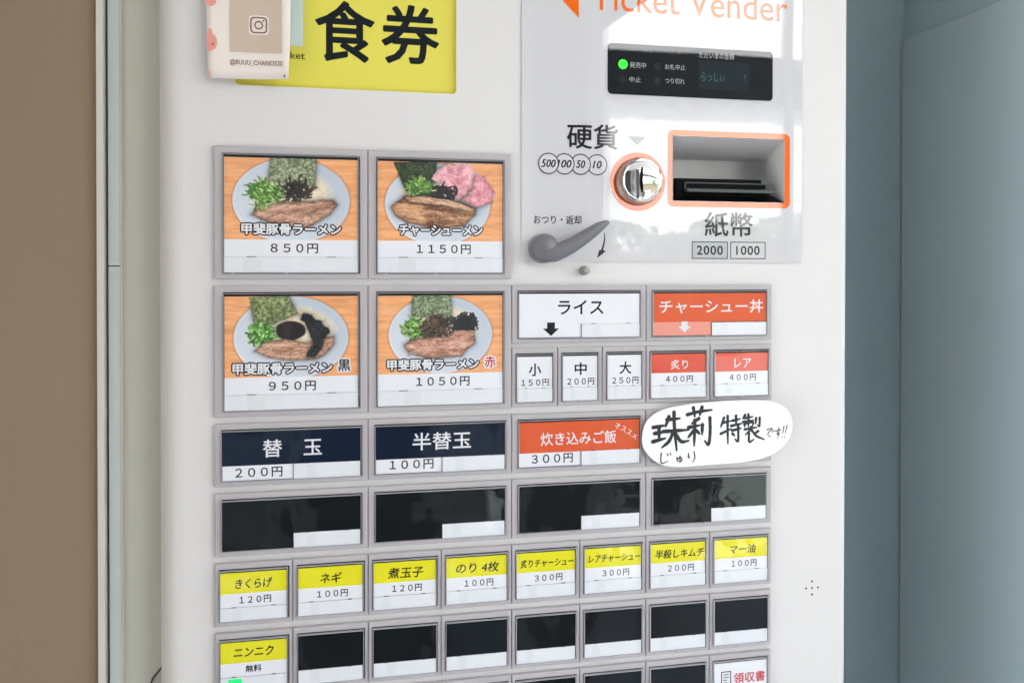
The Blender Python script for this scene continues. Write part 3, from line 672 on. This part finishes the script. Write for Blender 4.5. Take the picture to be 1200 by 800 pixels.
# ---- buttons. kind of card: picture / strip / wide / small / blank
CARDY, INKY = -.6, -.68
cover_cache = {}
def rnd(a): return (random.random() - .5) * 2 * a
def button(col_x, zt, wd, ht, spec, label):
    """tile of size wd x ht (mm) with its upper left corner at (col_x, zt)"""
    big = ht > 60; small = wd < 60; tiny = wd < 40
    ix = 6.0 if big else (3.2 if tiny else (3.0 if small else 4.6)); it_ = 4.6 if not big else 5.2; ib = 3.2 if not big else 3.8
    x0, x1, z1, z0 = ix, wd - ix, -it_, -ht + ib
    key = (round(wd, 1), round(ht, 1))
    if key not in cover_cache:
        g = .9
        tile = MB().frame((.25, wd - .25, -ht, 0), (x0 - .4, x1 + .8, z0 - .5, z1 + .8), 0, CY - .05, 'tile', .5)
        base = MB().quad(x0 - 1, x1 + 1.4, z0 - 1, z1 + 1.4, 2.6, 'well'); base.box(x0 + .3, x1 - .3, -.45, 2.5, z0 + .3, z1 - .3, 'well')
        rim = MB().frame((x0, x1, z0, z1), (x0 + .38, x1 - .38, z0 + .38, z1 - .38), -1.9, .6, 'rim', .2)
        for fx in (.06, .45):
            xx = x0 + (x1 - x0) * fx; rim.box(xx, xx + (1.6 if not tiny else 1.0), -2.0, -.2, z0 - .75, z0 + .4, 'rim')
        cov = MB().quad(x0 + .3, x1 - .3, z0 + .3, z1 - .3, -1.75, 'cover')
        cover_cache[key] = (tile.mesh('menu_button'), base.mesh('button_body'), rim.mesh('cover_edge'), cov.mesh('clear_cover'))
    tm, bm_, rm, cm = cover_cache[key]
    b = link('menu_button', tm, mach, ml + Vector((col_x, 0, zt)) * MM); b['label'] = label
    link('button_body', bm_, b); link('cover_edge', rm, b)
    # card area
    a0, a1, b1, b0 = x0 + .65, x1 - .85, z1 - (1.6 if not big else 2.0), z0 + .65
    W, H = a1 - a0, b1 - b0
    tb = MB(); kind = spec['k']
    if kind in ('wide', 'blankwide', 'rice', 'don'):
        tz = b0 + H * (.30 if not kind == 'wide' else .31); tx = a0 + W * .51
    elif kind == 'pic': tz, tx = b0 + H * .13, a0
    else: tz, tx = b0 + H * (.29 if kind != 'card' else .27), a0
    c = MB()
    if spec.get('full'): tz = b0
    if kind == 'wide':
        c.quad(a0, a1, tz, b1, CARDY, spec['bg']); c.quad(a0, tx, b0, tz, CARDY, 'white')
    elif kind == 'rice': c.quad(a0, a1, b0, b1, CARDY, 'white')
    elif kind == 'don': c.quad(a0, a1, tz + .6, b1, CARDY, 'orange'); c.quad(a0, tx, b0, tz + .6, CARDY, 'salmon')
    elif kind in ('blank', 'blankwide'): c.quad(a0 - .3, a1 + .3, b0, b1 + .8, CARDY, 'blank')
    elif kind == 'card':
        yz = b1 - (b1 - tz) * spec.get('split', .62)
        c.quad(a0, a1, yz, b1, CARDY, spec['bg']); c.quad(a0, a1, tz, yz, CARDY, 'white')
    elif kind == 'pic':
        pz = b0 + H * .285; c.quad(a0, a1, b0, pz, CARDY, 'white')
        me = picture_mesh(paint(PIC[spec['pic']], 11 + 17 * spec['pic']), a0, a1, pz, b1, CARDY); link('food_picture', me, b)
    else: c.quad(a0, a1, b0, b1, CARDY, 'white')
    if not (kind == 'pic'): c.build('menu_card', b)
    else: c.build('price_strip', b)
    # status tab
    if not spec.get('full'):
        tb.box(tx, a1, -1.15, CARDY - .05, b0 - .2, tz, 'tab')
        tb.box(tx - .35, tx, -1.2, CARDY - .02, b0 - .2, tz + .25, 'softink') if kind in ('wide', 'blankwide', 'rice', 'don') else None
        wt = a1 - tx
        for fx in ((.2, .8) if not tiny else (.25, .75)):
            q = tx + wt * fx; tb.box(q - wt * .035, q + wt * .035, -1.25, -.8, tz + .02, tz + .42, 'softink')
        tb.box(tx, a1, -1.0, -.75, tz, tz + .16, 'rim')
        fx = tx + wt * (.12 + .1 * random.random()); tb.quad(fx, fx + wt * .14, b0 + .8, tz - .9, -1.17, mat_faint)
        tb.build('status_tab', b)
        if spec.get('green'): MB().box(a0 + W * .12, a0 + W * .32, -1.35, -1.16, b0 + .5, tz - .9, 'tabgreen').build('green_lamp', b)
    # prints, given in machine-plane mm
    for p in spec.get('t', []):
        nm, s_, mt, cx, cz, tw, th = p[:7]; kw = p[7] if len(p) > 7 else {}
        lx, lz = cx - col_x, cz - zt; mb = MB()
        if kw.pop('outline', None):
            ou = kw.pop('outcol', 'ink'); wt_ = kw.get('weight', .02); k2 = dict(kw); k2['weight'] = wt_ + .13
            add_text(mb, ou, s_, lx, lz, tw, th, INKY + .02, **k2); add_text(mb, mt, s_, lx, lz, tw, th, INKY - .05, **kw)
        else: add_text(mb, mt, s_, lx, lz, tw, th, INKY, **kw)
        mb.build(nm, b)
    if spec.get('arrow'):
        cx, cz, s_, mt = spec['arrow']; lx, lz = cx - col_x, cz - zt
        mb = MB(); mb.add([(lx + x * s_, INKY, lz + z * s_) for x, z in ((-.3, .5), (.3, .5), (.3, .05), (.62, .05), (0, -.5), (-.62, .05), (-.3, .05))], [(0, 1, 2, 6), (3, 4, 5), (2, 3, 5, 6)][:2], mt).build('arrow_print', b)
    if spec.get('icon'):
        mb = MB(); cx, cz = 363.2 - col_x, -385.0 - zt
        mb.frame((cx - 4, cx + 4, cz - 5.4, cz + 5.4), (cx - 3.3, cx + 3.3, cz - 4.7, cz + 4.7), INKY, INKY + .03, 'ink')
        for k in range(4): mb.quad(cx - 2.2, cx + (2.2 if k < 2 else .8), cz + 2.6 - 2 * k, cz + 3.2 - 2 * k, INKY, 'ink')
        mb.build('receipt_icon', b)
    cv = link('clear_cover', cm, b); cv.rotation_euler = (R(rnd(.12)), 0, R(rnd(.15)))
    return b
mat_faint = mat('faint_tab_mark', (.77, .795, .80), .5)
def fw(s_): return ''.join(chr(ord(c) + 0xFEE0) if c.isdigit() else c for c in s_)
def yen(s_, cx, cz, wd=20.3, ht=4.9, wt=.0): return ('price_print', fw(s_), 'softink' if wt < 0 else 'ink', cx, cz, wd, ht, dict(weight=.020, rot=rnd(.35)))
ROWH, SM, BG = 45.85, 41.6, 87.3
r = [0, -91.7, -91.7 - 91.3, -229.0, -275.2, -321.4, -367.2]
NAME = dict(weight=.040, outline=True)
# four picture buttons
button(0, 0, 100, BG, dict(k='pic', pic=0, t=[('dish_name', '甲斐豚骨ラーメン', 'whiteink', 49.8, -54.2, 64, 7.2, dict(NAME)), yen('850円', 51.5, -67, 30.5, 6.3)]), 'ramen picture button, top left, 850 yen')
button(100, 0, 100, BG, dict(k='pic', pic=1, t=[('dish_name', 'チャーシューメン', 'whiteink', 150, -54.1, 57.5, 7.0, dict(NAME)), yen('1150円', 151.8, -67, 37.4, 6.3)]), 'ramen picture button with pink ham slices, 1150 yen')
button(0, r[1], 100, 86.8, dict(k='pic', pic=2, t=[('dish_name', '甲斐豚骨ラーメン', 'whiteink', 44, -146.9, 64, 7.2, dict(NAME)), ('dish_name', '黒', 'ink', 84, -145.7, 8, 7.8, dict(weight=.02, outline=True, outcol='whiteink')), yen('950円', 50.1, -158.8, 30.2, 6.3)]), 'ramen picture button with black garlic oil, 950 yen')
button(100, r[1], 100, 86.8, dict(k='pic', pic=3, t=[('dish_name', '甲斐豚骨ラーメン', 'whiteink', 144.6, -146.4, 63, 7.2, dict(NAME)), ('dish_name', '赤', 'red', 184.3, -145.3, 7.7, 7.8, dict(weight=.02, outline=True, outcol='whiteink')), yen('1050円', 151.2, -158.3, 37, 6.3)]), 'ramen picture button with red character, 1050 yen')
# rice rows on the right
button(200, -91.9, 100, 41.0, dict(k='rice', arrow=(228.3, -123.2, 9.6, 'ink'), t=[('dish_name', 'ライス', 'ink', 250.3, -107.8, 33.4, 9.8, dict(weight=.022))]), 'white rice heading button with black arrow')
button(300, -91.9, 100, 41.0, dict(k='don', arrow=(329.5, -122.8, 8, 'whiteink'), t=[('dish_name', 'チャーシュー丼', 'whiteink', 351, -107.9, 82, 9.8, dict(weight=.012))]), 'orange pork rice bowl heading button')
for i, (c_, p_) in enumerate((('小', '150円'), ('中', '200円'), ('大', '250円'))):
    cx = 216.7 + 33.6 * i
    button(200 + 33.33 * i, -136.3, 33.33, 41.6, dict(k='plainsmall', t=[('dish_name', c_, 'ink', cx, -151.7, 8.6, 8.6, dict(weight=.026)), yen(p_, cx, -160.9, 19.8, 4.8)]), f'white rice size button {p_[:-1]} yen')
for i, c_ in enumerate(('炙り', 'レア')):
    cx = 325.5 + 50.3 * i
    button(300 + 50 * i, -136.3, 50, 41.6, dict(k='card', bg=mat('card_red_orange', srgb('e2553a'), .55) if i == 0 else bpy.data.materials['card_red_orange'], split=.60, t=[('dish_name', c_, 'whiteink', cx, -150.2, 13.4, 6.8, dict(weight=.01)), yen('400円', cx, -160.9, 21, 4.8, -1)]), f'red and white topping button, 400 yen, {"left" if i == 0 else "right"} of two')
# wide row
button(0, r[2], 100, 41.4, dict(k='wide', bg='navy', t=[('dish_name', '替　玉', 'whiteink', 50.1, -200.0, 38, 11.6, dict(weight=.014)), yen('200円', 28.4, -215.6, 30, 6.4, .003)]), 'navy noodle refill button, 200 yen')
button(100, r[2], 100, 41.4, dict(k='wide', bg='navy', t=[('dish_name', '半替玉', 'whiteink', 150.5, -199.4, 40.4, 11.8, dict(weight=.014)), yen('100円', 129.5, -214.9, 30, 6.4, .003)]), 'navy half noodle refill button, 100 yen')
button(200, r[2], 100, 41.4, dict(k='wide', bg='orange', t=[('dish_name', '炊き込みご飯', 'whiteink', 249, -201.2, 56, 9.2, dict(weight=.012)), yen('300円', 229.4, -215.2, 30, 6.6, .003), ('handwritten_note', 'オススメ', 'whiteink', 284.8, -197.2, 19, 4.2, dict(rot=-32, weight=-.01, wob=.2))]), 'orange seasoned rice button, 300 yen')
button(300, r[2], 100, 41.4, dict(k='wide', bg='orange'), 'button mostly hidden by the oval handwritten sign')
for i in range(4): button(100 * i, r[3], 100, 41.6, dict(k='blankwide'), ['leftmost', 'second', 'third', 'rightmost'][i] + ' wide blank black button')
names = [('きくらげ', '120円', 23.4, 6.4), ('ネギ', '100円', 14.1, 6.7), ('煮玉子', '120円', 24.2, 7.2), ('のり 4枚', '100円', 30.3, 7.0), ('炙りチャーシュー', '300円', 39, 5.8), ('レアチャーシュー', '300円', 39, 5.5), ('半殺しキムチ', '200円', 38, 6.4), ('マー油', '100円', 20.7, 6.6)]
eng = ['wood ear mushroom', 'green onion', 'boiled egg', 'seaweed sheets', 'seared pork', 'rare pork', 'kimchi', 'black garlic oil']
for i, (s_, p_, tw, th) in enumerate(names):
    button(50 * i, r[4], 50, 41.7, dict(k='card', bg='yellow', split=.60, t=[('dish_name', s_, 'ink', 25.0 + 50.2 * i, -289.0, tw, th, dict(weight=.020, ital=.14, rot=rnd(.5))), yen(p_, 25.9 + 50.2 * i, -299.8, 20.2, 4.8, 0 if i < 6 else -1)]), f'yellow {eng[i]} topping button, {p_[:-1]} yen')
for i in range(8):
    if i == 0: button(0, r[5], 50, 41.6, dict(k='card', bg='yellow', split=.60, green=True, t=[('dish_name', 'ニンニク', 'ink', 24.9, -334.4, 25.6, 6.4, dict(weight=.022, ital=.12)), ('price_print', '無料', 'ink', 24.7, -345.6, 10.1, 4.6, dict(weight=.03))]), 'yellow free garlic button with a green lamp')
    else: button(50 * i, r[5], 50, 41.6, dict(k='blank'), f'small blank black button under the {eng[i]} button')
for i in range(8):
    if i == 7: button(350, r[6], 50, 41.6, dict(k='receipt', full=True, icon=True, t=[('dish_name', '領収書', 'red', 382, -385.4, 25.2, 7.6, dict(weight=.02))]), 'white receipt button with red lettering')
    elif i > 1: button(50 * i, r[6], 50, 41.6, dict(k='blank'), f'small blank black button in the lowest visible row, column {i + 1}')

# ------------------------------------------------------------------ papers stuck on the machine
hs = empty('handwritten_sign', (.355, -.0045, Z0 - .2015)); tag(hs, 'oval white paper sign with black handwriting taped over the orange button column', 'paper sign')
OV = [(295.6, -204.9), (298.6, -191.6), (309.5, -183.2), (331.6, -179.2), (365.3, -177.3), (394.0, -178.4), (409.1, -184.8), (413.9, -195.6), (410.4, -208.4), (397.6, -218.5), (376.9, -223.0), (345.1, -224.2), (323.9, -224.8), (309.6, -222.1), (299.7, -214.4)]
def smooth_closed(P, n=8):
    out = []; L = len(P)
    for i in range(L):
        p0, p1, p2, p3 = [np.array(P[(i + k) % L]) for k in (-1, 0, 1, 2)]
        for j in range(n):
            t_ = j / n; out.append(tuple(.5 * ((2 * p1) + (-p0 + p2) * t_ + (2 * p0 - 5 * p1 + 4 * p2 - p3) * t_ ** 2 + (-p0 + 3 * p1 - 3 * p2 + p3) * t_ ** 3)))
    return out
ovs = [(x - 355, z + 201.5) for x, z in smooth_closed(OV)]
mb = MB(); add_plate(mb, 'handpaper', [ovs], 0, .35, .1); pap = mb.build('paper', hs); hs.rotation_euler = (0, 0, R(-1.0))
HY = -.06
HX, HZ = [286.49125365363483, 0.11266743183836288, 0.00020981787372101307, 1.968779047706315e-07], [-163.28539951309568, -0.0029000900229784526, -0.10271679855028748, -3.819102027298894e-06]
def hp(a, b): return (HX[0] + HX[1] * a + HX[2] * b + HX[3] * a * b - 355, HZ[0] + HZ[1] * a + HZ[2] * b + HZ[3] * a * b + 201.5)
def brush(mb, P, w_, y, taper=.45):
    P = [np.array(hp(*p)) for p in P]
    Q = [P[0] * 2 - P[1]] + P + [P[-1] * 2 - P[-2]]; out = []
    for i in range(1, len(Q) - 2):
        for j in range(6):
            t_ = j / 6; p0, p1, p2, p3 = Q[i - 1:i + 3]
            out.append(.5 * ((2 * p1) + (-p0 + p2) * t_ + (2 * p0 - 5 * p1 + 4 * p2 - p3) * t_ ** 2 + (-p0 + 3 * p1 - 3 * p2 + p3) * t_ ** 3))
    out.append(P[-1]); n = len(out); v = []; f = []; L = []; 
    for k in range(n):
        d = out[min(k + 1, n - 1)] - out[max(k - 1, 0)]; d = d / (np.hypot(*d) + 1e-9); nn = np.array((-d[1], d[0])); t_ = k / (n - 1)
        h = w_ * .5 * (1 - taper * max(0, t_ - .6) / .4) * (.92 + .16 * random.random()) * (1.12 if k < 2 else 1)
        a, b = out[k] + nn * h, out[k] - nn * h; v += [(a[0], y, a[1]), (b[0], y, b[1])]
    for k in range(n - 1): f.append((2 * k, 2 * k + 1, 2 * k + 3, 2 * k + 2))
    mb.add(v, f, 'marker', flat=True)
    for c, r_ in ((out[0], w_ * .55), (out[-1], w_ * .5 * (1 - taper))):
        v = [(c[0] + r_ * math.cos(2 * math.pi * k / 10), y - .002, c[1] + r_ * math.sin(2 * math.pi * k / 10)) for k in range(10)]; mb.add(v, [tuple(range(10))], 'marker', flat=True)
STROKES = [
 (2.6, [[(155, 305), (235, 290)], [(165, 347), (232, 336)], [(195, 300), (196, 395)], [(152, 405), (238, 380)], [(262, 228), (240, 298)], [(248, 250), (338, 240)], [(297, 197), (300, 300), (315, 465)], [(222, 333), (398, 320)], [(290, 342), (262, 402), (215, 445)], [(306, 345), (346, 402), (398, 396)]]),
 (2.5, [[(388, 214), (470, 192), (558, 180)], [(430, 165), (440, 228)], [(490, 160), (474, 218)], [(468, 240), (418, 278)], [(396, 304), (474, 288)], [(440, 252), (438, 340), (435, 432)], [(434, 322), (394, 374)], [(446, 322), (474, 348)], [(492, 283), (490, 352)], [(544, 235), (546, 330), (535, 422), (508, 398)]]),
 (1.95, [[(643, 235), (620, 300)], [(632, 270), (692, 256)], [(668, 222), (668, 320), (670, 416)], [(620, 347), (694, 312)], [(702, 255), (756, 241)], [(727, 220), (727, 288)], [(692, 292), (768, 274)], [(700, 324), (762, 308)], [(742, 288), (741, 396), (720, 384)], [(702, 345), (716, 362)]]),
 (1.8, [[(792, 214), (774, 242)], [(786, 238), (846, 226)], [(776, 263), (852, 251)], [(814, 210), (814, 298)], [(786, 276), (788, 298)], [(786, 276), (846, 266), (842, 294)], [(868, 236), (866, 276)], [(894, 234), (892, 290), (878, 284)], [(788, 316), (874, 300)], [(832, 298), (826, 320), (792, 354)], [(818, 338), (820, 402), (852, 386)], [(836, 320), (872, 362), (926, 386)], [(884, 328), (850, 348)]]),
 (.75, [[(945, 317), (985, 308), (957, 336), (955, 360), (976, 366)], [(983, 326), (989, 336)], [(994, 320), (1000, 330)], [(1008, 327), (1048, 315)], [(1031, 303), (1031, 345), (1020, 352), (1021, 336), (1033, 346), (1021, 380)], [(1068, 293), (1058, 346)], [(1090, 288), (1076, 344)], [(1053, 367), (1056, 370)], [(1072, 366), (1075, 369)]]),
 (.95, [[(210, 485), (207, 540), (220, 556), (257, 540)], [(252, 490), (258, 504)], [(271, 486), (276, 499)], [(317, 514), (320, 546)], [(319, 528), (340, 515), (352, 530), (340, 543), (326, 537)], [(338, 506), (338, 554)], [(397, 488), (395, 516), (406, 508)], [(434, 474), (440, 512), (424, 550)]])]
for w_, grp in STROKES:
    mb = MB()
    for i, st_ in enumerate(grp): brush(mb, st_, w_, HY - .006 * i)
    mb.build('handwriting', hs)

fl = empty('paper_flyer', (.022, -.004, Z0 + .11)); tag(fl, 'cream paper flyer with a brown camera icon stuck over the yellow sign', 'flyer')
mb = MB(); nx, nz = 14, 20; v = []; f = []
def flyer_pt(u_, v_):            # u 0..1 left-right, v 0..1 bottom-top ; lower right corner curls forward
    xl = -2.6 - 1.4 * v_ * 2.6; xr = 48.0 + 2.2 * math.sin(min(v_ * 3.2, 3.14)) - 1.5 * v_
    x = xl + (xr - xl) * u_; z = 43.3 + .6 * u_ + 130 * v_
    y = -1.2 * max(0, u_ - .5) ** 2 * 4 - 3.0 * (max(0, u_ - .55) * max(0, .35 - v_) * 6) ** 2 + .25 * math.sin(v_ * 6)
    return x - 22, y, z - 110
for j in range(nz + 1):
    for i in range(nx + 1): v.append(flyer_pt(i / nx, j / nz))
for j in range(nz):
    for i in range(nx): a = j * (nx + 1) + i; f.append((a, a + 1, a + nx + 2, a + nx + 1))
mb.add(v, f, 'paper'); me = mb.build('sheet', fl)
md = me.modifiers.new('thick', 'SOLIDIFY'); md.thickness = .00012; md.offset = 1
def on_flyer(vs, d=.12):
    out = []
    for x, z in vs:
        v_ = (z - 43.6) / 130; xl = -2.6 - 3.64 * v_; xr = 48 + 2.2 * math.sin(min(max(v_, 0) * 3.2, 3.14)) - 1.5 * v_
        u_ = (x - xl) / (xr - xl); p = flyer_pt(u_, v_); out.append((x - 22, p[1] - d, z - 110))
    return out
def fprint(name, v, f, mt, d=.25): return MB().add(on_flyer([(a, c) for a, b, c in v], d), f, mt).build(name, fl)
v, f = text_data('@BUUU_CHANO520', 27.6, 54.0, 33.4, 4.3, 0, weight=.004); fprint('handle_text', v, f, 'brownink')
v = [(10.8 + 33.2 * i / 8, 0, 61.0 + 70 * j / 8) for j in range(9) for i in range(9)]
fprint('tan_square', v, [(j * 9 + i, j * 9 + i + 1, j * 9 + i + 10, j * 9 + i + 9) for j in range(8) for i in range(8)], 'tan', .2)
ic = (29.1, 79)
v, f = plate_data([rr(ic[0] - 6.4, ic[0] + 6.4, ic[1] - 6.4, ic[1] + 6.4, 2.6)], 0); fprint('icon_ground', v, f, 'paper', .32)
v, f = plate_data([rr(ic[0] - 5.3, ic[0] + 5.3, ic[1] - 5.3, ic[1] + 5.3, 2.4), rr(ic[0] - 4.5, ic[0] + 4.5, ic[1] - 4.5, ic[1] + 4.5, 1.8)], 0); fprint('camera_icon', v, f, 'brownink', .75)
v, f = plate_data([circ(*ic, 2.8, 24), circ(*ic, 2.0, 24)], 0); fprint('camera_icon', v, f, 'brownink', .75)
v, f = plate_data([circ(ic[0] + 3.0, ic[1] + 3.0, .6, 12)], 0); fprint('camera_icon', v, f, 'brownink', .75)
for x, z, rx, rz in ((-.8, 94, 3.4, 4.2), (-.3, 66.5, 3.3, 5.2), (-1.6, 68, 2.0, 7.6), (-2.0, 46, 1.0, 1.6), (-4.5, 118, 4, 5)):
    pt = [(max(x + rx * math.cos(a), -2.4 - 3.64 * (z - 43.6) / 130 + .0), z + rz * math.sin(a)) for a in [2 * math.pi * k / 20 for k in range(20)]]
    v, f = plate_data([pt], 0); fprint('pink_print', v, f, 'pink', .25)
for x, z in ((.4, 65.2), (-.4, 94.2), (-1.9, 95), (45.6, 45.9)):
    v, f = plate_data([circ(x, z, .7, 10)], 0); fprint('dark_dot', v, f, 'brownink', .4)
